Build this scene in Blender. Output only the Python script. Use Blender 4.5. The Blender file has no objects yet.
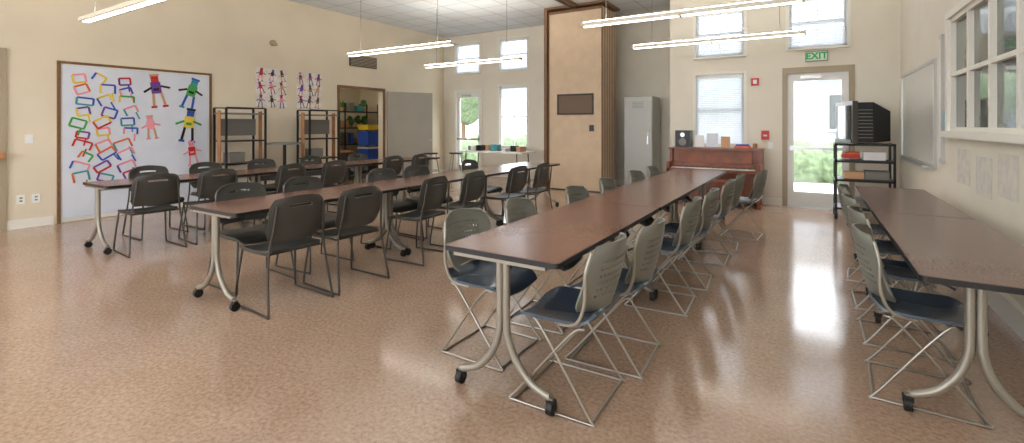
import bpy, math, random
from mathutils import Vector, Matrix, Euler
random.seed(7)
sc = bpy.context.scene
try:
    sc.view_settings.view_transform = 'Standard'
    sc.view_settings.look = 'None'
except Exception: pass
sc.view_settings.exposure = 0.55

# ---------------------------------------------------------------- materials
def lin(c):
    o=[]
    for v in c:
        v=v/255.0
        o.append(v/12.92 if v<=0.04045 else ((v+0.055)/1.055)**2.4)
    return (o[0],o[1],o[2],1.0)
_M={}
def mat(name,col,rough=0.5,metal=0.0,var=0.0,scale=8.0,bump=0.0,bscale=60.0,emit=0.0,spec=0.5,col2=None,detail=4.0):
    if name in _M: return _M[name]
    m=bpy.data.materials.new(name); m.use_nodes=True
    nt=m.node_tree; b=nt.nodes['Principled BSDF']
    c=lin(col)
    b.inputs['Base Color'].default_value=c
    b.inputs['Roughness'].default_value=rough
    b.inputs['Metallic'].default_value=metal
    b.inputs['Specular IOR Level'].default_value=spec
    tc=nt.nodes.new('ShaderNodeTexCoord')
    if var>0 or col2:
        n=nt.nodes.new('ShaderNodeTexNoise'); n.inputs['Scale'].default_value=scale; n.inputs['Detail'].default_value=detail
        nt.links.new(tc.outputs['Object'],n.inputs['Vector'])
        r=nt.nodes.new('ShaderNodeValToRGB')
        if col2:
            a=lin(col2); z=c
        else:
            a=tuple(x*(1-var) for x in c[:3])+(1,); z=tuple(min(1,x*(1+var)) for x in c[:3])+(1,)
        r.color_ramp.elements[0].position=0.35; r.color_ramp.elements[0].color=a
        r.color_ramp.elements[1].position=0.65; r.color_ramp.elements[1].color=z
        nt.links.new(n.outputs['Fac'],r.inputs['Fac'])
        nt.links.new(r.outputs['Color'],b.inputs['Base Color'])
    if bump>0:
        n2=nt.nodes.new('ShaderNodeTexNoise'); n2.inputs['Scale'].default_value=bscale; n2.inputs['Detail'].default_value=5
        nt.links.new(tc.outputs['Object'],n2.inputs['Vector'])
        bp=nt.nodes.new('ShaderNodeBump'); bp.inputs['Strength'].default_value=bump; bp.inputs['Distance'].default_value=0.01
        nt.links.new(n2.outputs['Fac'],bp.inputs['Height']); nt.links.new(bp.outputs['Normal'],b.inputs['Normal'])
    if emit>0:
        b.inputs['Emission Color'].default_value=c; b.inputs['Emission Strength'].default_value=emit
    _M[name]=m; return m

M_wall=mat('plaster_cream',(228,215,192),0.75,var=0.04,scale=1.2,bump=0.12,bscale=90)
M_wallr=mat('plaster_light',(232,225,210),0.7,var=0.04,scale=1.2,bump=0.3,bscale=50)
M_trim=mat('trim_white',(238,234,224),0.45)
M_taupe=mat('frame_taupe',(172,156,132),0.45)
M_brown=mat('frame_brown',(120,88,60),0.5,var=0.15,scale=20)
M_black=mat('black_plastic',(26,27,28),0.4)
M_blackm=mat('black_metal',(34,33,33),0.4,metal=0.3)
M_chrome=mat('chrome_wire',(170,165,156),0.28,metal=0.95)
M_steelD=mat('dark_steel',(84,80,76),0.35,metal=0.7)
M_leg=mat('table_leg_paint',(156,150,138),0.32,metal=0.45)
M_white=mat('white_paint',(240,240,238),0.5)
M_paper=mat('paper_white',(218,223,234),0.7,var=0.03,scale=3,bump=0.3,bscale=4)
M_cab=mat('locker_grey',(180,180,174),0.4,metal=0.1)
M_cabd=mat('locker_grey_dark',(120,118,112),0.4)
M_piano=mat('piano_wood',(132,70,42),0.3,var=0.25,scale=6)
M_wood=mat('warm_wood',(172,120,78),0.45,var=0.15,scale=7)
M_part=mat('partition_fabric',(212,188,160),0.8,var=0.05,scale=5,bump=0.2,bscale=200)
M_red=mat('red_paint',(200,40,35),0.4)
M_orange=mat('orange_paper',(226,110,45),0.6)
M_blue=mat('blue_paint',(45,85,180),0.5)
M_green=mat('green_paint',(70,160,70),0.5)
M_yellow=mat('yellow_paint',(232,200,60),0.5)
M_pink=mat('pink_paint',(238,150,165),0.6)
M_purple=mat('purple_paint',(110,60,150),0.6)
M_teal=mat('teal_paint',(60,150,160),0.6)
M_skin=mat('paper_tan',(205,160,120),0.7)
M_doorg=mat('door_grey',(166,160,148),0.5,var=0.03,scale=2)
M_sil=mat('silver',(200,200,200),0.3,metal=0.8)
M_crt=mat('tv_glass',(60,66,66),0.08)
M_lamph=mat('fixture_housing',(226,220,206),0.4)
M_lampe=mat('fixture_lens',(255,248,236),0.5,emit=8.0)
M_lampu=mat('fixture_uplight_lens',(255,248,236),0.5,emit=24.0)
def blind_mat():
    m=bpy.data.materials.new('blind_slat'); m.use_nodes=True; nt=m.node_tree
    for n in list(nt.nodes): nt.nodes.remove(n)
    o=nt.nodes.new('ShaderNodeOutputMaterial'); t=nt.nodes.new('ShaderNodeBsdfTranslucent'); g=nt.nodes.new('ShaderNodeBsdfDiffuse')
    t.inputs[0].default_value=(.84,.87,.92,1); g.inputs[0].default_value=(.82,.84,.87,1)
    x=nt.nodes.new('ShaderNodeMixShader'); x.inputs[0].default_value=0.42
    nt.links.new(t.outputs[0],x.inputs[1]); nt.links.new(g.outputs[0],x.inputs[2]); nt.links.new(x.outputs[0],o.inputs[0])
    return m
M_shadeb=blind_mat()
M_grass=mat('outdoor_grass',(140,158,112),0.9,var=0.3,scale=3)
M_conc=mat('outdoor_concrete',(190,188,182),0.9,var=0.08,scale=2)
M_leaf=mat('leaf_green',(92,110,80),0.8,var=0.4,scale=9,bump=1.0,bscale=12)
M_bark=mat('bark',(90,70,50),0.9)
M_house=mat('house_siding',(140,146,154),0.8)
M_roof=mat('house_roof',(110,105,100),0.9)
M_back_a=mat('chair_shell_olive',(122,122,113),0.4,var=0.06,scale=6)
M_seat_a=mat('chair_seat_blue_grey',(64,76,90),0.26)
M_back_b=mat('chair_shell_charcoal',(62,61,57),0.42)
M_seat_b=mat('chair_seat_charcoal',(56,56,54),0.4)
M_caster=mat('caster_black',(20,20,20),0.5)
M_edge=mat('table_edge_black',(30,30,32),0.4)
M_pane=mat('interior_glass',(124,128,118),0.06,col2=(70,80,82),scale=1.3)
M_wb=mat('whiteboard_surface',(214,214,208),0.2)
M_dark=mat('recess_dark',(58,54,48),0.6)
M_recess=mat('recess_brown',(112,92,74),0.6)
def table_mat(name,c1,c2):
    return mat(name,c1,0.22,col2=c2,scale=90.0,detail=3)
M_top=table_mat('laminate_redbrown',(134,96,83),(122,87,75))
M_top2=table_mat('laminate_brown',(126,100,90),(116,92,83))

def floor_mat():
    m=bpy.data.materials.new('polished_floor'); m.use_nodes=True; nt=m.node_tree; b=nt.nodes['Principled BSDF']
    tc=nt.nodes.new('ShaderNodeTexCoord')
    n1=nt.nodes.new('ShaderNodeTexNoise'); n1.inputs['Scale'].default_value=1.8; n1.inputs['Detail'].default_value=7; n1.inputs['Roughness'].default_value=0.65
    n2=nt.nodes.new('ShaderNodeTexNoise'); n2.inputs['Scale'].default_value=44; n2.inputs['Detail'].default_value=6; n2.inputs['Roughness'].default_value=0.7
    for n in (n1,n2): nt.links.new(tc.outputs['Object'],n.inputs['Vector'])
    r2=nt.nodes.new('ShaderNodeValToRGB')
    r2.color_ramp.elements[0].position=0.33; r2.color_ramp.elements[0].color=lin((156,127,106))
    r2.color_ramp.elements[1].position=0.66; r2.color_ramp.elements[1].color=lin((194,168,147))
    nt.links.new(n2.outputs['Fac'],r2.inputs['Fac'])
    r1=nt.nodes.new('ShaderNodeValToRGB')
    r1.color_ramp.elements[0].position=0.35; r1.color_ramp.elements[0].color=(0.90,0.86,0.83,1)
    r1.color_ramp.elements[1].position=0.65; r1.color_ramp.elements[1].color=(1,1,1,1)
    nt.links.new(n1.outputs['Fac'],r1.inputs['Fac'])
    mx=nt.nodes.new('ShaderNodeMix'); mx.data_type='RGBA'; mx.blend_type='MULTIPLY'; mx.inputs['Factor'].default_value=1
    nt.links.new(r2.outputs['Color'],mx.inputs['A']); nt.links.new(r1.outputs['Color'],mx.inputs['B'])
    nt.links.new(mx.outputs['Result'],b.inputs['Base Color'])
    n3=nt.nodes.new('ShaderNodeTexNoise'); n3.inputs['Scale'].default_value=5; n3.inputs['Detail'].default_value=5
    nt.links.new(tc.outputs['Object'],n3.inputs['Vector'])
    mr=nt.nodes.new('ShaderNodeMapRange'); mr.inputs['To Min'].default_value=0.06; mr.inputs['To Max'].default_value=0.22
    nt.links.new(n3.outputs['Fac'],mr.inputs['Value']); nt.links.new(mr.outputs['Result'],b.inputs['Roughness'])
    bp=nt.nodes.new('ShaderNodeBump'); bp.inputs['Strength'].default_value=0.06; bp.inputs['Distance'].default_value=0.01
    nt.links.new(n3.outputs['Fac'],bp.inputs['Height']); nt.links.new(bp.outputs['Normal'],b.inputs['Normal'])
    b.inputs['Specular IOR Level'].default_value=0.9
    return m
M_floor=floor_mat()
def ceil_mat():
    m=bpy.data.materials.new('ceiling_tiles'); m.use_nodes=True; nt=m.node_tree; b=nt.nodes['Principled BSDF']
    tc=nt.nodes.new('ShaderNodeTexCoord'); br=nt.nodes.new('ShaderNodeTexBrick')
    br.offset=0; br.inputs['Scale'].default_value=1.0; br.inputs['Brick Width'].default_value=0.61; br.inputs['Row Height'].default_value=0.61
    br.inputs['Mortar Size'].default_value=0.014; br.inputs['Mortar Smooth'].default_value=0.1
    br.inputs['Color1'].default_value=lin((218,222,225)); br.inputs['Color2'].default_value=lin((210,215,219)); br.inputs['Mortar'].default_value=lin((180,182,184))
    nt.links.new(tc.outputs['Object'],br.inputs['Vector']); nt.links.new(br.outputs['Color'],b.inputs['Base Color'])
    b.inputs['Roughness'].default_value=0.9
    return m
M_ceil=ceil_mat()
def glass_mat():
    m=bpy.data.materials.new('window_glass'); m.use_nodes=True; nt=m.node_tree
    for n in list(nt.nodes): nt.nodes.remove(n)
    o=nt.nodes.new('ShaderNodeOutputMaterial'); t=nt.nodes.new('ShaderNodeBsdfTransparent'); g=nt.nodes.new('ShaderNodeBsdfGlossy'); g.inputs['Roughness'].default_value=0.02
    x=nt.nodes.new('ShaderNodeMixShader'); x.inputs[0].default_value=0.06
    nt.links.new(t.outputs[0],x.inputs[1]); nt.links.new(g.outputs[0],x.inputs[2]); nt.links.new(x.outputs[0],o.inputs[0])
    return m
M_glass=glass_mat()

# ---------------------------------------------------------------- mesh builder
def catmull(pts,n=6):
    if len(pts)<3: return [Vector(p) for p in pts]
    P=[Vector(p) for p in pts]; P=[P[0]*2-P[1]]+P+[P[-1]*2-P[-2]]
    out=[]
    for i in range(1,len(P)-2):
        for k in range(n):
            t=k/n
            a,b,c,d=P[i-1],P[i],P[i+1],P[i+2]
            out.append(0.5*((2*b)+(c-a)*t+(2*a-5*b+4*c-d)*t*t+(3*b-a-3*c+d)*t**3))
    out.append(P[-2]); return out
class MB:
    def __init__(s): s.v=[];s.f=[];s.m=[];s.sm=[];s.mats=[]
    def mi(s,mt):
        if mt not in s.mats: s.mats.append(mt)
        return s.mats.index(mt)
    def add(s,vs,fs,mt,smooth=False,M=None):
        o=len(s.v)
        for p in vs:
            p=Vector(p)
            if M is not None: p=M@p
            s.v.append(p)
        k=s.mi(mt)
        for f in fs: s.f.append([i+o for i in f]); s.m.append(k); s.sm.append(smooth)
    def box(s,c,d,mt,rot=None,M=None):
        x,y,z=d[0]/2,d[1]/2,d[2]/2
        vs=[Vector((a*x,b*y,e*z)) for a in(-1,1) for b in(-1,1) for e in(-1,1)]
        if rot: 
            R=Euler(rot).to_matrix(); vs=[R@p for p in vs]
        c=Vector(c); vs=[p+c for p in vs]
        s.add(vs,[(0,1,3,2),(4,6,7,5),(0,4,5,1),(2,3,7,6),(0,2,6,4),(1,5,7,3)],mt,False,M)
    def bb(s,x0,x1,y0,y1,z0,z1,mt): s.box(((x0+x1)/2,(y0+y1)/2,(z0+z1)/2),(abs(x1-x0),abs(y1-y0),abs(z1-z0)),mt)
    def rbox(s,c,d,mt,r=0.02,seg=3,M=None):
        x,y,z=d[0]/2,d[1]/2,d[2]/2; ring=[]
        for (sx,sy,a0) in((1,1,0),(-1,1,90),(-1,-1,180),(1,-1,270)):
            for k in range(seg+1):
                a=math.radians(a0+90*k/seg); ring.append((sx*(x-r)+r*math.cos(a),sy*(y-r)+r*math.sin(a)))
        n=len(ring); c=Vector(c)
        vs=[c+Vector((p[0],p[1],-z)) for p in ring]+[c+Vector((p[0],p[1],z)) for p in ring]
        fs=[tuple(range(n-1,-1,-1)),tuple(range(n,2*n))]+[(i,(i+1)%n,n+(i+1)%n,n+i) for i in range(n)]
        s.add(vs,fs,mt,False,M)
    def cyl(s,p0,p1,r,mt,seg=12,r2=None,smooth=True,M=None):
        p0=Vector(p0);p1=Vector(p1); r2=r if r2 is None else r2
        d=(p1-p0).normalized(); u=d.orthogonal().normalized(); w=d.cross(u)
        vs=[];
        for (p,rr) in((p0,r),(p1,r2)):
            for k in range(seg):
                a=2*math.pi*k/seg; vs.append(p+u*rr*math.cos(a)+w*rr*math.sin(a))
        s.add(vs,[(i,(i+1)%seg,seg+(i+1)%seg,seg+i) for i in range(seg)],mt,smooth,M)
        s.add(vs,[tuple(range(seg-1,-1,-1)),tuple(range(seg,2*seg))],mt,False,M)
    def tube(s,pts,r,mt,seg=7,n=6,curve=True,M=None):
        P=catmull(pts,n) if curve else [Vector(p) for p in pts]
        u=None; vs=[]
        for i,p in enumerate(P):
            t=(P[min(i+1,len(P)-1)]-P[max(i-1,0)]).normalized()
            if u is None: u=t.orthogonal().normalized()
            else:
                u=(u-t*u.dot(t)); u=u.normalized() if u.length>1e-6 else t.orthogonal().normalized()
            w=t.cross(u)
            for k in range(seg):
                a=2*math.pi*k/seg; vs.append(p+u*r*math.cos(a)+w*r*math.sin(a))
        fs=[]
        for i in range(len(P)-1):
            for k in range(seg):
                fs.append((i*seg+k,i*seg+(k+1)%seg,(i+1)*seg+(k+1)%seg,(i+1)*seg+k))
        s.add(vs,fs,mt,True,M)
        L=(len(P)-1)*seg
        s.add(vs,[tuple(range(seg-1,-1,-1)),tuple(range(L,L+seg))],mt,False,M)
    def ball(s,c,rad,mt,nu=12,nv=8,jit=0.0):
        c=Vector(c); vs=[];fs=[]
        for j in range(nv+1):
            for i in range(nu):
                a=2*math.pi*i/nu;b=math.pi*j/nv; q=1+random.uniform(-jit,jit)
                vs.append(c+Vector((rad[0]*math.sin(b)*math.cos(a)*q,rad[1]*math.sin(b)*math.sin(a)*q,rad[2]*math.cos(b)*q)))
        for j in range(nv):
            for i in range(nu): fs.append((j*nu+i,(j+1)*nu+i,(j+1)*nu+(i+1)%nu,j*nu+(i+1)%nu))
        s.add(vs,fs,mt,True)
    def shell(s,fn,nu,nv,th,mt,mask=None,nrm=None):
        P=[[Vector(fn(i/nu,j/nv)) for j in range(nv+1)] for i in range(nu+1)]
        vs=[];idx={}
        for i in range(nu+1):
            for j in range(nv+1):
                a=P[min(i+1,nu)][j]-P[max(i-1,0)][j]; b=P[i][min(j+1,nv)]-P[i][max(j-1,0)]
                n=a.cross(b).normalized()
                idx[(i,j)]=len(vs); vs.append(P[i][j]+n*th/2); vs.append(P[i][j]-n*th/2)
        keep={(i,j) for i in range(nu) for j in range(nv) if not(mask and mask(i,j))}
        fs=[];ed=[]
        for (i,j) in sorted(keep):
            q=[(i,j),(i+1,j),(i+1,j+1),(i,j+1)]
            fs.append([idx[k] for k in q]); fs.append([idx[k]+1 for k in reversed(q)])
            for (nb,a,b) in(((i,j-1),0,1),((i+1,j),1,2),((i,j+1),2,3),((i-1,j),3,0)):
                if nb not in keep: ed.append((idx[q[b]],idx[q[a]],idx[q[a]]+1,idx[q[b]]+1))
        s.add(vs,fs,mt,True); s.add(vs,ed,mt,False)
    def mesh(s,name):
        me=bpy.data.meshes.new(name); me.from_pydata([tuple(p) for p in s.v],[],s.f)
        for m in s.mats: me.materials.append(m)
        for i,p in enumerate(me.polygons): p.material_index=s.m[i]; p.use_smooth=s.sm[i]
        me.validate(); me.update(); return me
    def obj(s,name,loc=(0,0,0),rz=0,bevel=0,parent=None):
        return place(s.mesh(name),name,loc,rz,bevel,parent)
def place(me,name,loc=(0,0,0),rz=0,bevel=0,parent=None):
    o=bpy.data.objects.new(name,me); sc.collection.objects.link(o); o.location=loc; o.rotation_euler=(0,0,rz)
    if bevel:
        b=o.modifiers.new('bevel','BEVEL'); b.width=bevel; b.segments=2; b.limit_method='ANGLE'; b.angle_limit=math.radians(40)
    if parent: o.parent=parent
    return o

# ---------------------------------------------------------------- room shell
XL,XR,YB,YL,YS,H=-9.07,1.2,9.5,10.8,-2.6,3.95
T=0.16
def wall(name,axis,pos,out,u0,u1,openings,mt,z1=H):
    us=sorted({u0,u1}|{o[0] for o in openings}|{o[1] for o in openings})
    zs=sorted({0,z1}|{o[2] for o in openings}|{o[3] for o in openings})
    b=MB()
    for i in range(len(us)-1):
        for j in range(len(zs)-1):
            uc=(us[i]+us[i+1])/2; zc=(zs[j]+zs[j+1])/2
            if any(o[0]<uc<o[1] and o[2]<zc<o[3] for o in openings): continue
            p0,p1=(pos,pos+out*T)
            if axis=='x': b.bb(min(p0,p1),max(p0,p1),us[i],us[i+1],zs[j],zs[j+1],mt)
            else: b.bb(us[i],us[i+1],min(p0,p1),max(p0,p1),zs[j],zs[j+1],mt)
    return b.obj(name)
wall('wall_left','x',XL,-1,YS,YL+T,[(7.15,8.45,0,2.25)],M_wall)
wall('wall_right','x',XR,1,YS,YB+T,[(3.35,6.4,1.34,2.46)],M_wallr)
BW=[(-8.6,-7.75,0.0,2.3),(-7.12,-6.25,0.8,2.44),(-8.62,-7.78,2.86,3.7),(-7.12,-6.25,2.86,3.7)]
wall('wall_back_left','y',YL,1,XL,-2.3,BW,M_wallr)
RW=[(-1.82,-1.0,1.02,2.33),(-1.82,-1.0,2.66,3.5),(-0.33,0.55,0,2.28),(-0.3,0.52,2.7,3.56)]
wall('wall_back_right','y',YB,1,-2.3,XR,RW,M_wallr)
b=MB(); b.bb(-2.3,-2.3+T,YB+T,YL+T,0,H,M_wallr); b.obj('wall_return')
FILL_WIN=[(-8.4,-5.9,0.7,3.3),(-5.3,-2.8,0.7,3.3),(-2.2,0.3,0.7,3.3)]  # unseen openings behind the camera, added to let in soft frontal daylight
wall('wall_south','y',YS,-1,XL,XR,[o for o in FILL_WIN],M_wall)
b=MB(); b.bb(XL-T,XR+T,YS-T,YL+T,-0.1,0,M_floor); b.obj('floor')
b=MB(); b.bb(XL-T,XR+T,YS-T,YL+T,H,H+0.15,M_ceil); b.obj('ceiling')

b=MB(); 
for (a,c) in((YS,0.5),(1.84,2.31),(4.44,7.08),(8.52,YL)): b.bb(XL,XL+0.02,a,c,0,0.12,M_trim)
b.obj('baseboard_left')
b=MB(); b.bb(XR-0.02,XR,YS,YB,0,0.14,M_trim); b.bb(XR-0.05,XR,1.2,5.6,0.14,0.2,M_trim); b.obj('baseboard_right')
b=MB(); b.bb(-2.3,-0.4,YB-0.02,YB,0,0.12,M_trim); b.bb(0.64,XR-0.02,YB-0.02,YB,0,0.12,M_trim); b.obj('baseboard_back_right')
b=MB(); b.bb(XL+0.02,-8.7,YL-0.02,YL,0,0.12,M_trim); b.bb(-7.65,-2.3,YL-0.02,YL,0,0.12,M_trim); b.obj('baseboard_back_left')

wn=[0]
def window(x0,x1,z0,z1,y,blind=1.0,mull=True):
    wn[0]+=1
    b=MB(); f=0.045
    yy0,yy1=y+0.03,y+0.11
    for (a,c,d,e) in((x0,x0+f,z0,z1),(x1-f,x1,z0,z1),(x0,x1,z0,z0+f),(x0,x1,z1-f,z1)): b.bb(a,c,yy0,yy1,d,e,M_white)
    zm=(z0+z1)/2
    if mull: b.bb(x0+f,x1-f,yy0+0.01,yy1-0.01,zm-0.02,zm+0.02,M_white)
    xm=(x0+x1)/2; b.bb(xm-0.01,xm+0.01,yy0+0.03,yy1-0.03,z0+f,z1-f,M_white)
    b.bb(x0+f,x1-f,yy0+0.035,yy0+0.04,z0+f,z1-f,M_glass)
    b.bb(x0-0.04,x1+0.04,y-0.05,y+0.03,z0-0.03,z0,M_trim)
    c=0.05
    b.bb(x0-c,x0,y-0.015,y,z0-0.03,z1+c,M_trim); b.bb(x1,x1+c,y-0.015,y,z0-0.03,z1+c,M_trim); b.bb(x0,x1,y-0.015,y,z1,z1+c,M_trim)
    o=b.obj('window_%d'%wn[0])
    if blind>0:
        s=MB(); zt=z1-0.02; zb=z1-(z1-z0)*blind+0.02; n=int((zt-zb)/0.034)
        for k in range(n):
            z=zt-0.05-k*0.034
            if z<zb: break
            s.box((xm,y+0.012,z),(x1-x0-0.02,0.036,0.002),M_shadeb,rot=(math.radians(60),0,0))
        s.bb(x0+0.01,x1-0.01,y-0.005,y+0.025,zt-0.04,zt,M_white)
        for xx in(x0+0.15,x1-0.15): s.bb(xx-0.002,xx+0.002,y-0.006,y-0.004,zb,zt,M_white)
        s.obj('window_blinds',)
window(-1.82,-1.0,1.02,2.33,YB,1.0)
window(-1.82,-1.0,2.66,3.5,YB,1.0)
window(-0.3,0.52,2.7,3.56,YB,1.0)
window(-7.12,-6.25,0.8,2.44,YL,0.2)
window(-8.62,-7.78,2.86,3.7,YL,1.0)
window(-7.12,-6.25,2.86,3.7,YL,1.0)
for i,(x0,x1,z0,z1) in enumerate(FILL_WIN):
    b=MB()
    for (a,c,d,e) in((x0,x0+.05,z0,z1),(x1-.05,x1,z0,z1),(x0,x1,z0,z0+.05),(x0,x1,z1-.05,z1),((x0+x1)/2-.025,(x0+x1)/2+.025,z0,z1),(x0,x1,2.2,2.25)): b.bb(a,c,YS-0.1,YS-0.03,d,e,M_white)
    b.obj('window_%d'%(9+i))  # frames of the added fill openings, out of view

def glassdoor(name,x0,x1,z1,y,fm):
    b=MB()
    b.bb(x0-0.07,x0,y-0.03,y,0,z1+0.1,fm); b.bb(x1,x1+0.07,y-0.03,y,0,z1+0.1,fm); b.bb(x0,x1,y-0.03,y,z1,z1+0.1,fm)
    b.bb(x0,x0+.004,y,y+T,0.01,z1,fm); b.bb(x1-.004,x1,y,y+T,0.01,z1,fm)
    s=0.1; zt=z1-0.005; ya,yb=y+0.03,y+0.075; g=0.006
    b.bb(x0+g,x0+s,ya,yb,0.01,zt,M_white); b.bb(x1-s,x1-g,ya,yb,0.01,zt,M_white)
    b.bb(x0+s,x1-s,ya,yb,0.01,0.26,M_white); b.bb(x0+s,x1-s,ya,yb,zt-0.12,zt,M_white)
    b.bb(x0+s,x1-s,ya+0.02,yb-0.02,0.26,zt-0.12,M_glass)
    b.bb(x0+0.04,x1-0.04,y-0.05,y-0.02,0.98,1.03,M_sil)
    b.bb(x0+0.05,x0+0.09,y-0.02,ya,0.96,1.05,M_sil); b.bb(x1-0.09,x1-0.05,y-0.02,ya,0.96,1.05,M_sil)
    b.bb(x0+0.2,x0+0.5,y-0.02,y+0.03,zt-0.09,zt-0.04,M_sil)
    b.bb(x0,x1,y-0.01,y+T,0.0,0.008,M_sil)
    b.obj(name)
glassdoor('door_1',-0.33,0.55,2.28,YB,M_taupe)
glassdoor('door_2',-8.6,-7.75,2.3,YL,M_trim)

# left double door with paper
b=MB(); y0,y1,z1=2.38,4.37,2.28
b.bb(XL,XL+0.03,y0-0.035,y0,0,z1+0.035,M_brown); b.bb(XL,XL+0.03,y1,y1+0.035,0,z1+0.035,M_brown); b.bb(XL,XL+0.03,y0,y1,z1,z1+0.035,M_brown)
ym=(y0+y1)/2
b.bb(XL,XL+0.015,y0,ym-0.003,0.01,z1,M_trim); b.bb(XL,XL+0.015,ym+0.003,y1,0.01,z1,M_trim)
b.obj('door_3')
b=MB(); 
def pf(u,v):
    return (XL+0.024+0.003*math.sin(u*31)*math.sin(v*7+u*5), y0+0.02+u*(y1-y0-0.04), 0.06+v*(z1-0.08))
b.shell(pf,40,30,0.002,M_paper); b.obj('paper_mural_sheet')
cols=[M_red,M_blue,M_purple,M_orange,M_green,M_pink,M_teal,M_blue,M_red,M_yellow]
art=MB(); lay=[0]; AX=[XL+0.032]
def quad(pts,mt):
    lay[0]+=1; x=AX[0]+0.00012*(lay[0]%60)
    art.add([(x,p[0],p[1]) for p in pts],[tuple(range(len(pts)))],mt)
def rot(p,c,a): 
    dx,dz=p[0]-c[0],p[1]-c[1]; return (c[0]+dx*math.cos(a)-dz*math.sin(a),c[1]+dx*math.sin(a)+dz*math.cos(a))
def bar(c,w,h,a,mt,o=None):
    o=o or c
    quad([rot(p,o,a) for p in((c[0]-w/2,c[1]-h/2),(c[0]+w/2,c[1]-h/2),(c[0]+w/2,c[1]+h/2),(c[0]-w/2,c[1]+h/2))],mt)
for k in range(30):
    row=k//3
    cy=2.60+0.26*(k%3)+random.uniform(-.05,.05)+(0.05 if row%2 else 0); cz=2.10-0.165*row+random.uniform(-.03,.03)
    if cz<0.6: continue
    a=random.uniform(-.6,.6); w=random.uniform(.14,.21);h=random.uniform(.09,.14);t=.026
    c1=random.choice(cols);c2=random.choice(cols)
    bar((cy,cz+h/2),w,t,a,c1,(cy,cz)); bar((cy-w/2,cz),t,h,a,c2,(cy,cz)); bar((cy+w/2,cz),t,h,a,c1,(cy,cz))
    if random.random()<.5: bar((cy,cz-h/2),w,t,a,c2,(cy,cz))
    if random.random()<.5: bar((cy+w*.3,cz-h/2-.05),t*.8,.12,a,c2,(cy,cz))
def figure(cy,cz,s,a,ch,cb,cl,ca):
    o=(cy,cz)
    bar((cy,cz+.2*s),.13*s,.12*s,a,ch,o); bar((cy,cz+.275*s),.16*s,.04*s,a,cl,o)
    bar((cy-.03*s,cz+.22*s),.02*s,.02*s,a,M_black,o); bar((cy+.03*s,cz+.22*s),.02*s,.02*s,a,M_black,o)
    bar((cy,cz+.03*s),.17*s,.22*s,a,cb,o); bar((cy,cz+.0*s),.1*s,.05*s,a,ca,o)
    bar((cy-.15*s,cz+.08*s),.16*s,.04*s,a+.5,ca,(cy,cz+.05*s)); bar((cy+.15*s,cz+.08*s),.16*s,.04*s,a-.3,ca,(cy,cz+.05*s))
    bar((cy-.05*s,cz-.2*s),.045*s,.24*s,a-.1,cl,o); bar((cy+.06*s,cz-.2*s),.045*s,.24*s,a+.15,cl,o)
    bar((cy-.08*s,cz-.33*s),.1*s,.04*s,a,ch,o); bar((cy+.11*s,cz-.33*s),.1*s,.04*s,a,ch,o)
figure(3.55,1.98,0.85,.15,M_red,M_purple,M_skin,M_black)
figure(4.07,1.96,0.85,-.3,M_teal,M_green,M_blue,M_black)
figure(3.47,1.38,0.6,.1,M_pink,M_pink,M_skin,M_pink)
figure(4.03,1.42,0.9,-.15,M_blue,M_yellow,M_black,M_green)
figure(4.08,0.93,0.65,.1,M_pink,M_red,M_pink,M_pink)
art.obj('childrens_artwork')

b=MB(); b.bb(XL,XL+0.03,0.5,0.56,0,2.42,M_taupe); b.bb(XL,XL+0.03,1.78,1.84,0,2.42,M_taupe); b.bb(XL,XL+0.03,0.56,1.78,2.36,2.42,M_taupe)
for k in range(18): b.bb(XL,XL+0.014+0.006*(k%2),0.56,1.78,1.05+k*0.072,1.05+(k+1)*0.072,M_taupe)
b.bb(XL,XL+0.012,0.56,1.78,0.01,0.95,M_taupe); b.bb(XL,XL+0.16,0.54,1.8,0.96,1.04,M_wood)
b.obj('serving_shutter')

# storeroom doorway on left wall
b=MB()
b.bb(XL,XL+0.025,7.09,7.15,0,2.31,M_brown); b.bb(XL,XL+0.025,8.45,8.51,0,2.31,M_brown); b.bb(XL,XL+0.025,7.15,8.45,2.25,2.31,M_brown)
b.obj('trim_1')
xa=XL-T; D_=2.4
b=MB(); b.bb(xa-D_-.05,xa-D_,6.15,9.95,0,2.7,M_wall); b.obj('wall_storeroom_west')
b=MB(); b.bb(xa-D_,xa,6.15,6.2,0,2.7,M_wall); b.obj('wall_storeroom_south')
b=MB(); b.bb(xa-D_,xa,9.9,9.95,0,2.7,M_wall); b.obj('wall_storeroom_north')
b=MB(); b.bb(xa-D_,xa,6.15,9.95,2.7,2.75,M_ceil); b.obj('ceiling_storeroom')
b=MB(); b.bb(xa-D_,xa,6.15,9.95,-0.1,0,M_floor); b.obj('floor_storeroom')
b=MB(); b.cyl((xa-1.2,7.9,2.64),(xa-1.2,7.9,2.7),.16,mat('storeroom_lamp_lens',(255,244,222),.5,emit=26),20); b.obj('ceiling_lamp')  # unseen lamp added above the doorway line to brighten the storeroom
M_wgreen=mat('plant_green',(74,120,60),.7,var=.3,scale=14)
b=MB()
for z in(0.35,0.85,1.3,1.75): b.bb(xa-1.95,xa-1.45,7.5,9.8,z,z+0.03,M_blackm)
for yy in(7.51,8.6,9.76):
    for xx in(xa-1.95,xa-1.48): b.bb(xx,xx+0.03,yy,yy+0.03,0,2.0,M_blackm)
b.obj('storage_shelf')
b=MB(); cc=[M_red,M_taupe,M_blue,M_cabd,M_blackm,M_teal,M_skin,M_white,M_yellow]
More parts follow.
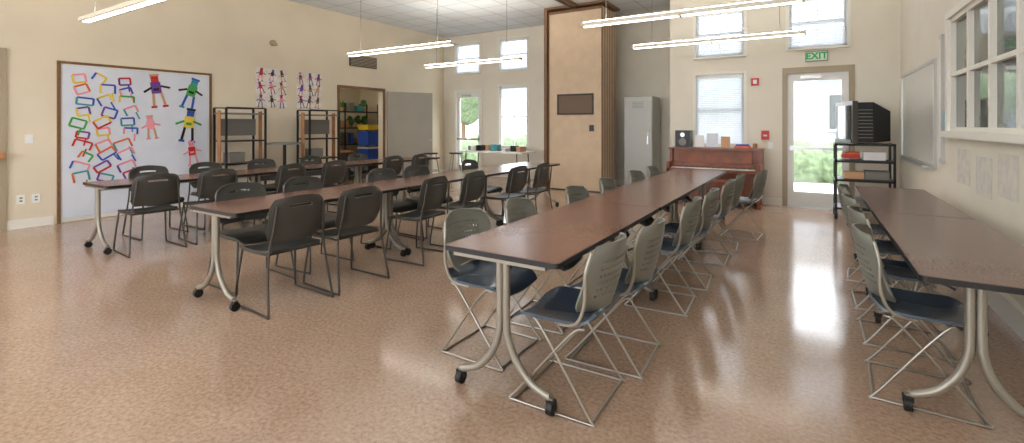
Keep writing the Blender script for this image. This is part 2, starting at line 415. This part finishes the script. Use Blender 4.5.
for z in(0.385,0.885,1.335,1.785):
    y=7.6
    while y<9.5:
        w=random.uniform(.1,.26);h=random.uniform(.1,.32)
        if z>1.3 and random.random()<.5:
            b.cyl((xa-1.7,y+w/2,z),(xa-1.7,y+w/2,z+.1),.05,M_skin,10,r2=.07)
            for q in range(5): b.ball((xa-1.7+random.uniform(-.07,.07),y+w/2+random.uniform(-.08,.08),z+.16+random.uniform(-.04,.12)),(.07,.07,.06),M_wgreen,8,6,.2)
        else: b.bb(xa-1.85,xa-1.55,y,y+w,z,z+h,random.choice(cc))
        y+=w+random.uniform(.02,.08)
b.obj('storeroom_supplies')
b=MB()
for k,(z,m) in enumerate(((0.0,M_dark),(.42,M_blue),(.84,M_blue),(1.26,M_yellow))):
    hh=.40 if k<3 else .16
    b.box((0,0,z+hh/2),(.4,.42,hh-.03),m); b.box((0,0,z+hh-.03),(.44,.46,.035),m if k!=1 else M_white)
b.obj('storage_bins',(xa-.9,8.95,0))
b=MB(); b.box((0,0,.35),(.5,.6,.7),M_dark); b.box((0,0,.72),(.54,.64,.04),M_wood); b.obj('low_cabinet',(xa-1.05,8.05,0))
b=MB(); L=1.22; b.bb(0.02,L,-0.022,0.022,0.01,2.24,M_doorg); b.cyl((L-0.08,-0.08,1.0),(L-0.08,0.08,1.0),0.012,M_sil); b.ball((L-0.08,-0.08,1.0),(.03,.03,.03),M_sil)
b.ball((L-0.08,0.08,1.0),(.03,.03,.03),M_sil)
b.obj('door_4',(XL+0.045,8.53,0),math.radians(63))

# posters: paper sheets with drawn figures
M_pbg=mat('poster_bg',(238,232,226),.7,col2=(222,212,204),scale=9)
M_dbr=mat('dark_brown_paper',(112,78,60),.7)
def poster(name,yy,zz,w,h,seed):
    global art
    random.seed(seed); art=MB(); lay[0]=0; AX[0]=XL+0.009
    art.bb(XL+0.001,XL+0.008,yy-w/2,yy+w/2,zz-h/2,zz+h/2,M_pbg)
    pal=[M_dbr,M_skin,M_dbr,M_blue,M_dark,M_skin,M_pink,M_purple,M_red]
    for i in range(3):
        for j in range(3):
            figure(yy-w/2+w*(i+.5)/3+random.uniform(-.02,.02),zz-h/2+h*(j+.5)/3+.01,random.uniform(.36,.42),random.uniform(-.3,.3),random.choice(pal),random.choice(pal),random.choice(pal),random.choice(pal))
    art.obj(name)
poster('wall_poster',5.53,2.13,0.64,0.78,3)
poster('wall_poster',6.38,2.13,0.6,0.74,5)
random.seed(11)
b=MB(); b.bb(XL,XL+0.03,7.42,8.23,2.78,3.04,M_dark)
for k in range(7): b.bb(XL+0.03,XL+0.04,7.44,8.21,2.8+k*0.034,2.815+k*0.034,M_taupe)
b.obj('air_vent')
b=MB(); b.cyl((XL,5.55,3.03),(XL+0.05,5.55,3.03),0.06,M_taupe,16); b.box((XL+0.07,5.55,3.0),(0.06,0.1,0.05),M_taupe); b.obj('wall_speaker')
b=MB(); b.bb(XL,XL+0.012,2.02,2.10,1.15,1.27,M_white); b.bb(XL+.012,XL+0.02,2.05,2.07,1.19,1.23,M_white); b.obj('light_switch')
for yy in(1.98,2.13):
    b=MB(); b.bb(XL,XL+0.012,yy-.04,yy+.04,0.33,0.45,M_white); b.bb(XL+.012,XL+.014,yy-.015,yy+.015,.36,.38,M_cabd); b.bb(XL+.012,XL+.014,yy-.015,yy+.015,.40,.42,M_cabd); b.obj('power_outlet')

def rack():
    b=MB(); w,d,h=0.72,0.42,1.66
    for sx in(-1,1):
        for sy in(-1,1): b.box((sx*(d/2-.015),sy*(w/2-.015),h/2+.04),(0.03,0.03,h),M_blackm); b.cyl((sx*(d/2-.015),sy*(w/2-.015)-.015,.035),(sx*(d/2-.015),sy*(w/2-.015)+.015,.035),.035,M_caster)
        b.tube([(sx*(d/2-.015),-w/2+.02,h+.04),(sx*(d/2-.015),w/2-.02,h+.04)],.012,M_blackm,curve=False)
    for z in(0.22,0.72,1.12,1.60): b.box((0,0,z),(d-.01,w-.01,.025),M_blackm if z!=1.60 else M_cabd)
    for sy in(-1,1): b.box((0,sy*(w/2+.004),1.15),(0.1,.012,1.0),M_wood)
    b.box((-.1,0,1.36),(0.02,w-.06,.3),M_cabd)
    b.box((.02,-.12,.83),(.22,.26,.18),M_cabd); b.box((.02,.17,.30),(.25,.22,.14),M_white)
    return b.mesh('equipment_rack')
rm=rack()
place(rm,'equipment_rack',(-8.62,4.68,0)); place(rm,'equipment_rack',(-8.62,6.28,0))
b=MB(); b.cyl((0,0,1.03),(0,0,1.06),.33,M_cabd,28); b.cyl((0,0,.02),(0,0,1.03),.03,M_blackm); b.cyl((0,0,0),(0,0,.025),.25,M_blackm,24); b.obj('bistro_table',(-8.55,5.48,0))

# folding partition
b=MB(); px0,px1=-4.83,-3.63
n=8; y=9.3
for k in range(n):
    ya=y+k*0.1; b.bb(px0,px1,ya+0.006,ya+0.092,0.03,3.84,M_part)
    b.bb(px1,px1+0.02,ya,ya+0.035,0.02,3.85,M_brown); b.bb(px1+0.004,px1+0.02,ya+0.04,ya+0.095,0.02,3.85,M_part)
    b.bb(px0-0.02,px0,ya,ya+0.098,0.02,3.85,M_brown)
    b.bb(px0+.05,px1-.05,ya+.02,ya+.08,0.0,0.03,M_black)
b.bb(px0,px1,y-0.004,y+0.006,3.80,3.86,M_brown)
ra,rb,rc,rd=px0+.2,px1-.17,1.62,2.06
b.bb(ra,rb,y-.02,y+.006,rd-.035,rd,M_dark); b.bb(ra,rb,y-.02,y+.006,rc,rc+.035,M_dark); b.bb(ra,ra+.03,y-.02,y+.006,rc+.035,rd-.035,M_dark); b.bb(rb-.03,rb,y-.02,y+.006,rc+.035,rd-.035,M_dark)
b.bb(ra+.03,rb-.03,y-.004,y+.006,rc+.035,rd-.035,M_recess)
b.bb(px1-.26,px1-.16,y-.015,y,1.27,1.4,M_black)
b.obj('folding_partition')
b=MB(); b.bb(px0-0.1,px0-0.03,9.24,YL,0,H,M_brown); b.bb(px0-0.03,px1+.1,9.24,10.15,3.9,H,M_brown); b.obj('trim_2')
b=MB(); b.bb(-4.27,-4.15,-2.5,9.22,H-0.09,H,M_brown); b.bb(-4.24,-4.18,-2.5,9.22,H-0.1,H-0.09,M_dark); b.obj('partition_track')

# storage cabinet
b=MB(); x0,x1,ya,yb,h=-3.38,-2.78,10.0,10.6,2.0
b.bb(x0,x1,ya,yb,0.06,h,M_cab); b.bb(x0+.02,x1-.02,ya+.03,yb,0,0.06,M_cabd)
xm=(x0+x1)/2
b.bb(x0+.012,x1-.012,ya-.018,ya,0.08,h-.02,M_cab)
b.bb(x1-.1,x1-.07,ya-.05,ya-.018,1.0,1.18,M_sil); b.cyl((x1-.085,ya-.018,1.23),(x1-.085,ya-.03,1.23),.015,M_sil)
for k in range(5): b.bb(xm-.12,xm+.12,ya-.021,ya-.018,1.76+k*.03,1.77+k*.03,M_cabd)
b.obj('storage_cabinet',bevel=0.004)

# piano
b=MB(); X0,X1=-2.2,-0.68; yb=9.44
b.bb(X0,X0+.05,9.06,yb,0.02,0.96,M_piano); b.bb(X1-.05,X1,9.06,yb,0.02,0.96,M_piano)
b.bb(X0-.015,X1+.015,9.04,yb,0.96,0.99,M_piano)
b.bb(X0+.05,X1-.05,9.12,yb,0.06,0.96,M_piano)
b.bb(X0+.09,X1-.09,9.105,9.12,0.12,0.55,M_piano); 
b.bb(X0,X1,8.8,9.12,0.58,0.63,M_piano)
b.bb(X0,X0+.06,8.8,9.06,0.58,0.74,M_piano); b.bb(X1-.06,X1,8.8,9.06,0.58,0.74,M_piano)
M_key=mat('piano_keys_white',(236,232,220),.25)
nk=50; kw=(X1-X0-.16)/nk
for k in range(nk):
    xx=X0+.08+k*kw; b.bb(xx+.001,xx+kw-.001,8.83,8.98,0.635,0.655,M_key)
    if k%7 in(0,1,3,4,5): b.bb(xx+kw*.7,xx+kw*1.3,8.88,8.98,0.655,0.668,M_black)
b.bb(X0+.06,X1-.06,8.98,9.12,0.63,0.72,M_piano)
b.box(((X0+X1)/2,9.08,0.84),(X1-X0-.3,.02,.2),M_piano,rot=(math.radians(-12),0,0)); b.bb(X0+.15,X1-.15,9.03,9.1,0.72,0.745,M_piano)
for xx in(X0+.03,X1-.03):
    b.cyl((xx,8.84,0.03),(xx,8.84,0.58),0.018,M_piano,12,r2=.03); b.bb(xx-.03,xx+.03,8.82,9.1,0,0.05,M_piano)
xm=(X0+X1)/2
for dx in(-.07,0,.07): b.bb(xm+dx-.012,xm+dx+.012,9.0,9.12,.05,.06,M_yellow)
b.obj('upright_piano',bevel=0.003)
b=MB()
b.bb(-2.12,-1.86,9.15,9.38,.99,1.3,M_black); b.cyl((-1.99,9.15,1.09),(-1.99,9.14,1.09),.07,M_cabd,16); b.cyl((-1.99,9.15,1.22),(-1.99,9.14,1.22),.04,M_sil,14)
b.obj('loudspeaker')
b=MB()
for (x,w,h,mm,a) in((-1.72,.16,.22,M_white,.1),(-1.5,.2,.26,M_paper,-.1),(-1.28,.15,.2,M_skin,.05)):
    b.box((x,9.3,.99+h/2+.003),(w,.012,h),mm,rot=(math.radians(-14),0,a))
b.box((-1.0,9.25,1.013),(.24,.2,.04),M_orange); b.box((-1.0,9.25,1.048),(.2,.17,.03),M_blue); b.cyl((-.8,9.25,.992),(-.8,9.25,1.08),.035,M_wood)
b.obj('sheet_music')
b=MB(); b.box((0,0,.46),(.75,.34,.05),M_piano)
for sx in(-1,1):
    for sy in(-1,1): b.cyl((sx*.33,sy*.13,0),(sx*.33,sy*.13,.44),.016,M_piano,10,r2=.024)
b.box((0,0,.42),(.66,.26,.05),M_piano); b.obj('piano_bench',(-1.45,8.5,0),bevel=.003)

ex=bpy.data.objects.new('exit_sign',None); sc.collection.objects.link(ex); ex.location=(0.1,YB,2.55)
b=MB(); b.box((0,-.03,0),(.32,.05,.17),mat('exit_sign_face',(222,232,222),.5)); b.box((0,-.005,0.0),(.1,.01,.1),M_cabd); b.obj('housing',parent=ex,bevel=.004)
b=MB()
for (a,c,d,e) in((-.16,.16,.075,.085),(-.16,.16,-.085,-.075),(-.16,-.15,-.085,.085),(.15,.16,-.085,.085)): b.bb(a,c,-.062,-.056,d,e,M_cabd)
b.obj('frame',parent=ex)
M_exit=mat('exit_green',(30,150,70),.5,emit=.25)
tcv=bpy.data.curves.new('letters','FONT'); tcv.body='EXIT'; tcv.size=.15; tcv.align_x='CENTER'; tcv.align_y='CENTER'; tcv.extrude=.002; tcv.offset=.004; tcv.materials.append(M_exit)
to=bpy.data.objects.new('letters',tcv); sc.collection.objects.link(to); to.parent=ex; to.location=(0,-.058,0); to.rotation_euler=(math.pi/2,0,0)
b=MB(); b.bb(-.88,-.76,YB-.05,YB,2.1,2.23,M_red); b.bb(-.85,-.79,YB-.06,YB-.05,2.13,2.2,M_white); b.obj('fire_alarm_strobe')
b=MB(); b.bb(-.72,-.6,YB-.04,YB,1.14,1.3,M_red); b.bb(-.69,-.63,YB-.05,YB-.04,1.2,1.23,M_white); b.obj('fire_alarm_pull')
b=MB(); b.bb(-.62,-.54,YB-.012,YB,.98,1.1,M_white); b.bb(-.59,-.57,YB-.018,YB-.012,1.02,1.06,M_white); b.obj('light_switch')

# AV cart with TV
b=MB(); w,d=.72,.5
for sx in(-1,1):
    for sy in(-1,1):
        b.box((sx*(w/2-.015),sy*(d/2-.015),.6),(.03,.03,1.06),M_blackm); b.cyl((sx*(w/2-.015)-.02,sy*(d/2-.015),.05),(sx*(w/2-.015)+.02,sy*(d/2-.015),.05),.05,M_caster)
for z in(.16,.58,.86,1.11): b.box((0,0,z),(w,d,.03),M_blackm)
b.obj('av_cart',(.68,8.85,0),bevel=.002)
b=MB()
b.shell(lambda u,v:(-.25-.02*math.cos((u-.5)*2.6),(u-.5)*.62,(v-.5)*.5),8,8,.01,M_crt)
b.box((-.215,0,0),(.07,.72,.62),M_steelD); 
b.box((-.235,0,-.275),(.06,.68,.05),M_black)
b.box((-.08,0,0),(.2,.66,.58),M_black)
vs=[(.02,-.33,-.29),(.02,.33,-.29),(.02,.33,.29),(.02,-.33,.29),(.27,-.2,-.27),(.27,.2,-.27),(.27,.2,.16),(.27,-.2,.16)]
b.add(vs,[(0,3,2,1),(4,5,6,7),(0,1,5,4),(1,2,6,5),(2,3,7,6),(3,0,4,7)],M_black)
for k in range(9): b.box((-.08,-.332,-.22+k*.05),(.18,.006,.012),M_cabd)
for k in range(6): b.box((.13,-.265,-.2+k*.05),(.16,.012,.01),M_cabd,rot=(0,0,math.radians(27)))
b.obj('television',(.68,8.85,1.127+.31),math.radians(14),bevel=.006)
b=MB(); b.box((-.16,-.05,.93),(.22,.24,.06),M_red); b.box((-.14,-.05,.975),(.18,.2,.03),M_orange); b.box((.12,-.04,.94),(.26,.3,.12),M_white); b.box((-.12,-.1,.65),(.24,.2,.1),M_skin); b.box((.15,-.05,.66),(.28,.3,.12),M_cabd); b.box((0,-.02,.24),(.5,.36,.12),M_cabd)
b.v=[p+Vector((0,0,.005)) for p in b.v]
b.obj('av_equipment',(.68,8.85,0))

# right wall window, whiteboard
b=MB(); Y0,Y1,Z0,Z1=3.35,6.4,1.34,2.46
cols_=[Y0+(Y1-Y0)*k/5 for k in range(6)]
b.bb(XR-.03,XR+.0,Y0-.07,Y0,Z0-.07,Z1+.07,M_trim); b.bb(XR-.03,XR,Y1,Y1+.07,Z0-.07,Z1+.07,M_trim); b.bb(XR-.03,XR,Y0,Y1,Z1,Z1+.07,M_trim); b.bb(XR-.07,XR,Y0-.1,Y1+.1,Z0-.06,Z0,M_trim)
for c in cols_: b.bb(XR,XR+.06,c-.025,c+.025,Z0,Z1,M_trim)
for z in(Z0+.02,(Z0+Z1)/2,Z1-.02): b.bb(XR+.001,XR+.059,Y0,Y1,z-.02,z+.02,M_trim)
b.bb(XR+.04,XR+.05,Y0,Y1,Z0,Z1,M_pane)
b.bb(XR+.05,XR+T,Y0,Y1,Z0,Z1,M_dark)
b.obj('window_8')
b=MB(); b.bb(XR-.02,XR,7.02,9.2,.95,2.1,M_wb)
for (a,c,e,f) in((6.99,7.03,.92,2.13),(9.19,9.23,.92,2.13),(7.0,9.22,.91,.95),(7.0,9.22,2.1,2.14)): b.bb(XR-.028,XR,a,c,e,f,M_sil)
b.bb(XR-.08,XR-.02,7.3,8.9,.9,.92,M_sil); b.obj('whiteboard')
b=MB(); b.bb(XR-.03,XR,6.62,6.74,1.0,2.35,M_sil); b.bb(XR-.035,XR-.03,6.66,6.70,1.05,2.3,M_trim); b.obj('trim_3')
b=MB(); b.bb(XR-.008,XR-.004,6.52,6.62,1.3,1.55,M_teal); b.obj('paper_cutout')
M_pale=mat('pale_sketch',(228,221,208),.8,col2=(212,207,202),scale=14)
for k,(yy,zz) in enumerate(((5.9,1.02),(5.3,.98),(4.75,1.03),(4.2,.98))):
    b=MB(); b.bb(XR-.006,XR-.002,yy-.2,yy+.2,zz-.16,zz+.16,M_pale); b.obj('pinned_drawing')

b=MB(); b.rbox((0,0,.735),(1.9,.7,.035),M_white,.03)
for sx in(-1,1):
    b.tube([(sx*.75,-.27,.72),(sx*.8,-.28,.02)],.014,M_steelD,curve=False); b.tube([(sx*.75,.27,.72),(sx*.8,.28,.02)],.014,M_steelD,curve=False); b.tube([(sx*.8,-.3,.015),(sx*.8,.3,.015)],.014,M_steelD,curve=False)
b.obj('folding_table',(-6.65,9.95,0))
b=MB()
for k in range(9):
    w=random.uniform(.1,.22);h=random.uniform(.05,.16); b.box((-.8+k*.19,random.uniform(-.1,.1),h/2),(w*.8,.22,h),[M_cabd,M_white,M_blackm,M_skin,M_teal][k%5],rot=(0,0,random.uniform(-.3,.3)))
b.obj('craft_supplies',(-6.65,9.95,.754))
b=MB(); b.cyl((0,0,.7),(0,0,.73),.17,M_black,20)
for a in range(4):
    q=math.radians(45+90*a); b.tube([(.12*math.cos(q),.12*math.sin(q),.7),(.24*math.cos(q),.24*math.sin(q),.01)],.012,M_chrome,curve=False)
b.tube([(.19*math.cos(t*math.pi/8),.19*math.sin(t*math.pi/8),.3) for t in range(17)],.008,M_chrome,curve=False)
bs=b.mesh('bar_stool'); place(bs,'bar_stool',(-7.75,8.75,0)); place(bs,'bar_stool',(-7.3,9.15,0),.4)

# ---------------------------------------------------------------- pendant lights
def fixture():
    b=MB(); L=2.44
    b.rbox((0,0,0),(L,.13,.045),M_lamph,.01)
    b.box((0,0,-.024),(L-.06,.06,.006),M_lampe); b.box((0,0,.026),(L-.06,.1,.008),M_lampu)
    b.box((0,0,-.028),(.03,.11,.01),M_lamph)
    for sx in(-1,1): b.cyl((sx*.9,0,.03),(sx*.9,0,H-2.68),.004,M_cabd,6); b.cyl((sx*.9,0,H-2.7),(sx*.9,0,H-2.68),.05,M_white,12)
    return b.mesh('pendant_light')
fm=fixture()
for (x,y) in((-1.26,5.7),(-1.26,7.75),(-5.95,5.86),(-5.95,7.92),(-6.3,2.2),(-1.24,2.6),(-3.6,-.6),(-7.2,-.6)):  # last two hang out of view behind the camera, added for extra light
    place(fm,'pendant_light',(x,y,2.68))

# ---------------------------------------------------------------- tables
def table(mt,W=.7,L=1.82,inset=.03,fs=.262,lx=0.0):
    b=MB()
    b.rbox((0,0,.727),(W,L-.004,.026),M_edge,.025)
    b.rbox((0,0,.7405),(W-.008,L-.012,.003),mt,.023)
    b.box((lx,0,.69),(.05,L-inset*2-.02,.045),M_leg)
    for sy in(-1,1):
        y=sy*(L/2-inset)
        b.box((0,y,.705),(W-.14,.05,.018),M_leg)
        for s in(-1,1):
            q=fs/.27
            b.tube([(lx+s*.02,y,.70),(lx+s*.02,y,.42),(lx+s*.028,y,.32),(lx+s*.07*q,y,.22),(lx+s*.15*q,y,.13),(lx+s*.235*q,y,.09),(lx+s*fs,y,.085)],.02,M_leg,seg=8)
            xx=lx+s*(fs+.005)
            b.cyl((xx,y,.085),(xx,y,.05),.014,M_leg,8)
            b.cyl((xx-.016,y,.034),(xx+.016,y,.034),.034,M_caster,14); b.box((xx,y,.06),(.044,.03,.03),M_caster)
    return b.mesh('rolling_table')
tA=table(M_top,.7,lx=.025,fs=.27); tD=table(M_top2,.58,inset=.3,fs=.24,lx=-.045)
for (cx,y0,n,me) in((-1.36,2.03,3,tA),(-3.97,1.92,3,tA),(-6.75,2.05,3,tA),(.70,2.72,2,tD)):
    for k in range(n): place(me,'rolling_table',(cx,y0+.91+k*1.825,0))

# ---------------------------------------------------------------- chairs (face +x)
def chairA():
    b=MB()
    def back(u,v):
        s=2*u-1; w=.235*(1-.25*abs(2*v-1)**5)
        return (-.2-.075*v+.10*s*s*(1-.25*v)-.012*math.sin(v*math.pi), s*w, .50+.34*v-.018*s*s*v)
    def mask(i,j): return 5<=j<=24 and j%3==1 and 5<=i<=34 and i%2==1
    b.shell(back,40,30,.012,M_back_a,mask)
    def seat(u,v):
        s=2*u-1; w=.225*(1-.2*abs(2*v-1)**6)
        z=.445+.02*s*s-.012*math.sin(v*math.pi)-(.05*max(0,(v-.75)/.25)**2)+(.04*max(0,(.15-v)/.15)**2)
        return (-.2+.44*v, s*w, z)
    b.shell(seat,14,16,.014,M_seat_a)
    r=.0065
    for s in(-1,1):
        b.tube([(.15,s*.19,.425),(.08,s*.205,.40),(-.17,s*.222,.05),(-.21,s*.225,.008),(-.17,s*.228,.0075),(0,s*.23,.0075),(.2,s*.23,.0075),(.245,s*.228,.012),(.2,s*.222,.06),(-.08,s*.205,.39),(-.15,s*.2,.43)],r,M_chrome,n=5)
        b.tube([(-.02,s*.2,.43),(-.12,s*.232,.46),(-.165,s*.238,.56),(-.17,s*.236,.70),(-.19,s*.21,.80)],.009,M_leg)
    b.tube([(-.195,-.225,.0075),(-.195,.225,.0075)],r,M_chrome,curve=False); b.tube([(.22,-.23,.0075),(.22,.23,.0075)],r,M_chrome,curve=False)
    b.tube([(.1,-.19,.425),(.1,.19,.425)],r,M_chrome,curve=False); b.tube([(-.12,-.2,.42),(-.12,.2,.42)],r,M_chrome,curve=False)
    return b.mesh('stacking_chair')
def chairB():
    b=MB()
    def back(u,v):
        s=2*u-1; w=.225*(1-.2*abs(2*v-1)**5)
        return (-.215-.07*v+.055*s*s-.012*math.sin(v*math.pi), s*w, .52+.35*v-.03*s*s*v)
    def mask(i,j): return (j==12 and 7<=i<=16)
    b.shell(back,24,16,.014,M_back_b,mask)
    def seat(u,v):
        s=2*u-1; w=.235*(1-.15*abs(2*v-1)**6)
        z=.45+.012*s*s-.014*math.sin(v*math.pi)-(.05*max(0,(v-.75)/.25)**2)
        return (-.21+.45*v, s*w, z)
    b.shell(seat,14,16,.016,M_seat_b)
    r=.0095
    for s in(-1,1):
        b.tube([(-.275,s*.19,.80),(-.25,s*.205,.62),(-.225,s*.225,.46),(-.245,s*.245,.25),(-.285,s*.262,.03),(-.26,s*.265,.01),(-.1,s*.262,.01),(.18,s*.255,.01),(.225,s*.252,.03),(.2,s*.235,.25),(.17,s*.22,.425),(.13,s*.215,.43),(-.2,s*.215,.435)],r,M_steelD,n=5)
    b.tube([(.14,-.215,.43),(.14,.215,.43)],r,M_steelD,curve=False); b.tube([(-.17,-.215,.432),(-.17,.215,.432)],r,M_steelD,curve=False)
    return b.mesh('dining_chair')
cA,cB=chairA(),chairB()
def putA(x,y,side,j=0): place(cA,'stacking_chair',(x,y,0),(0 if side>0 else math.pi)+j)
def putB(x,y,side,j=0): place(cB,'dining_chair',(x,y,0),(0 if side>0 else math.pi)+j)
random.seed(5)
jj=lambda a=.08: random.uniform(-a,a)
for (x,y) in((-1.06,2.3),(-1.0,2.83),(-.98,3.85),(-.95,4.5),(-.92,5.35),(-.9,6.0),(-.72,6.7)): putA(x,y,-1,jj())
for (x,y) in((-1.72,2.5),(-1.66,3.1),(-1.6,4.0),(-1.6,4.8),(-1.6,5.75),(-1.6,6.5)): putA(x,y,1,jj())
for (x,y) in((.48,3.27),(.5,4.0),(.5,4.7),(.5,5.45)): putA(x,y,1,jj())
for (x,y) in((-3.58,2.27),(-3.55,2.85),(-3.55,3.8),(-3.55,4.5),(-3.48,5.4),(-3.45,6.0)): putB(x,y,-1,jj())
for (x,y) in((-4.2,2.4),(-4.2,3.05),(-4.2,4.1),(-4.2,4.7),(-4.2,5.9)): putB(x,y,1,jj())
for (x,y) in((-6.35,2.42),(-6.35,3.07),(-6.33,4.0),(-6.35,4.73),(-6.4,6.0),(-6.4,6.65)): putB(x,y,-1,jj())
for (x,y) in((-7.1,2.8),(-7.1,3.5),(-7.1,4.3),(-7.1,5.2),(-7.1,6.2)): putB(x,y,1,jj())

# ---------------------------------------------------------------- outdoors
b=MB(); b.bb(-40,30,-25,60,-.3,-.12,M_conc); b.obj('ground_outside')
b=MB(); b.bb(-14,8,16.5,18,-.12,-.06,M_grass); b.obj('lawn')
b=MB()
for k in range(26):
    x=-13+k*.8; b.ball((x,15.5+random.uniform(-.4,.4),.3),(.7,.6,random.uniform(.5,.85)),M_leaf,14,10,.06)
b.obj('hedge')
def tree(x,y):
    b=MB(); b.cyl((0,0,-.2),(0,0,2.5),.16,M_bark,10,r2=.1)
    for k in range(9): b.ball((random.uniform(-1.1,1.1),random.uniform(-1.1,1.1),random.uniform(2.3,4.2)),(1,1,.9),M_leaf,14,10,.1)
    b.obj('street_tree',(x,y,0))
for p in((-10.5,21),(-4,24),(3.2,22),(-17,22)): tree(*p)
b=MB(); b.bb(-8,8,27,33,-.2,4,M_house)
for k in range(6): b.bb(-7+k*2.6,-6+k*2.6,26.95,27,1.2,2.8,M_crt); b.bb(-7.1+k*2.6,-5.9+k*2.6,26.9,26.95,1.1,1.2,M_white)
b.add([(-8.5,26.5,4),(8.5,26.5,4),(8.5,33.5,4),(-8.5,33.5,4),(-8.5,30,6.5),(8.5,30,6.5)],[(0,1,5,4),(2,3,4,5),(0,4,3),(1,2,5),(0,3,2,1)],M_roof)
b.obj('neighboring_house')
b=MB()
for x in(-.6,.9): 
    b.tube([(x,10.2,-.1),(x,10.2,.85),(x,11.8,.85),(x,13.2,.6),(x,13.2,-.1)],.022,M_cabd,curve=False)
b.obj('handrail')

# ---------------------------------------------------------------- light
w=bpy.data.worlds.new('World'); sc.world=w; w.use_nodes=True
bg=w.node_tree.nodes['Background']; bg.inputs[0].default_value=(.90,.95,1,1); bg.inputs[1].default_value=5.0
sd=bpy.data.lights.new('sun','SUN'); sd.energy=4; sd.angle=.02; so=bpy.data.objects.new('sun',sd); sc.collection.objects.link(so); so.rotation_euler=(math.radians(38),0,math.radians(-15)); so.location=(0,-5,12)

# ---------------------------------------------------------------- camera
cd=bpy.data.cameras.new('camera'); cam=bpy.data.objects.new('camera',cd); sc.collection.objects.link(cam)
cd.sensor_width=36; cd.lens=478/1024*36; cd.shift_y=-96.5/1024; cd.clip_start=.02
cam.location=(0,0,1.4); cam.rotation_euler=(math.pi/2,0,math.radians(31.9))
sc.camera=cam
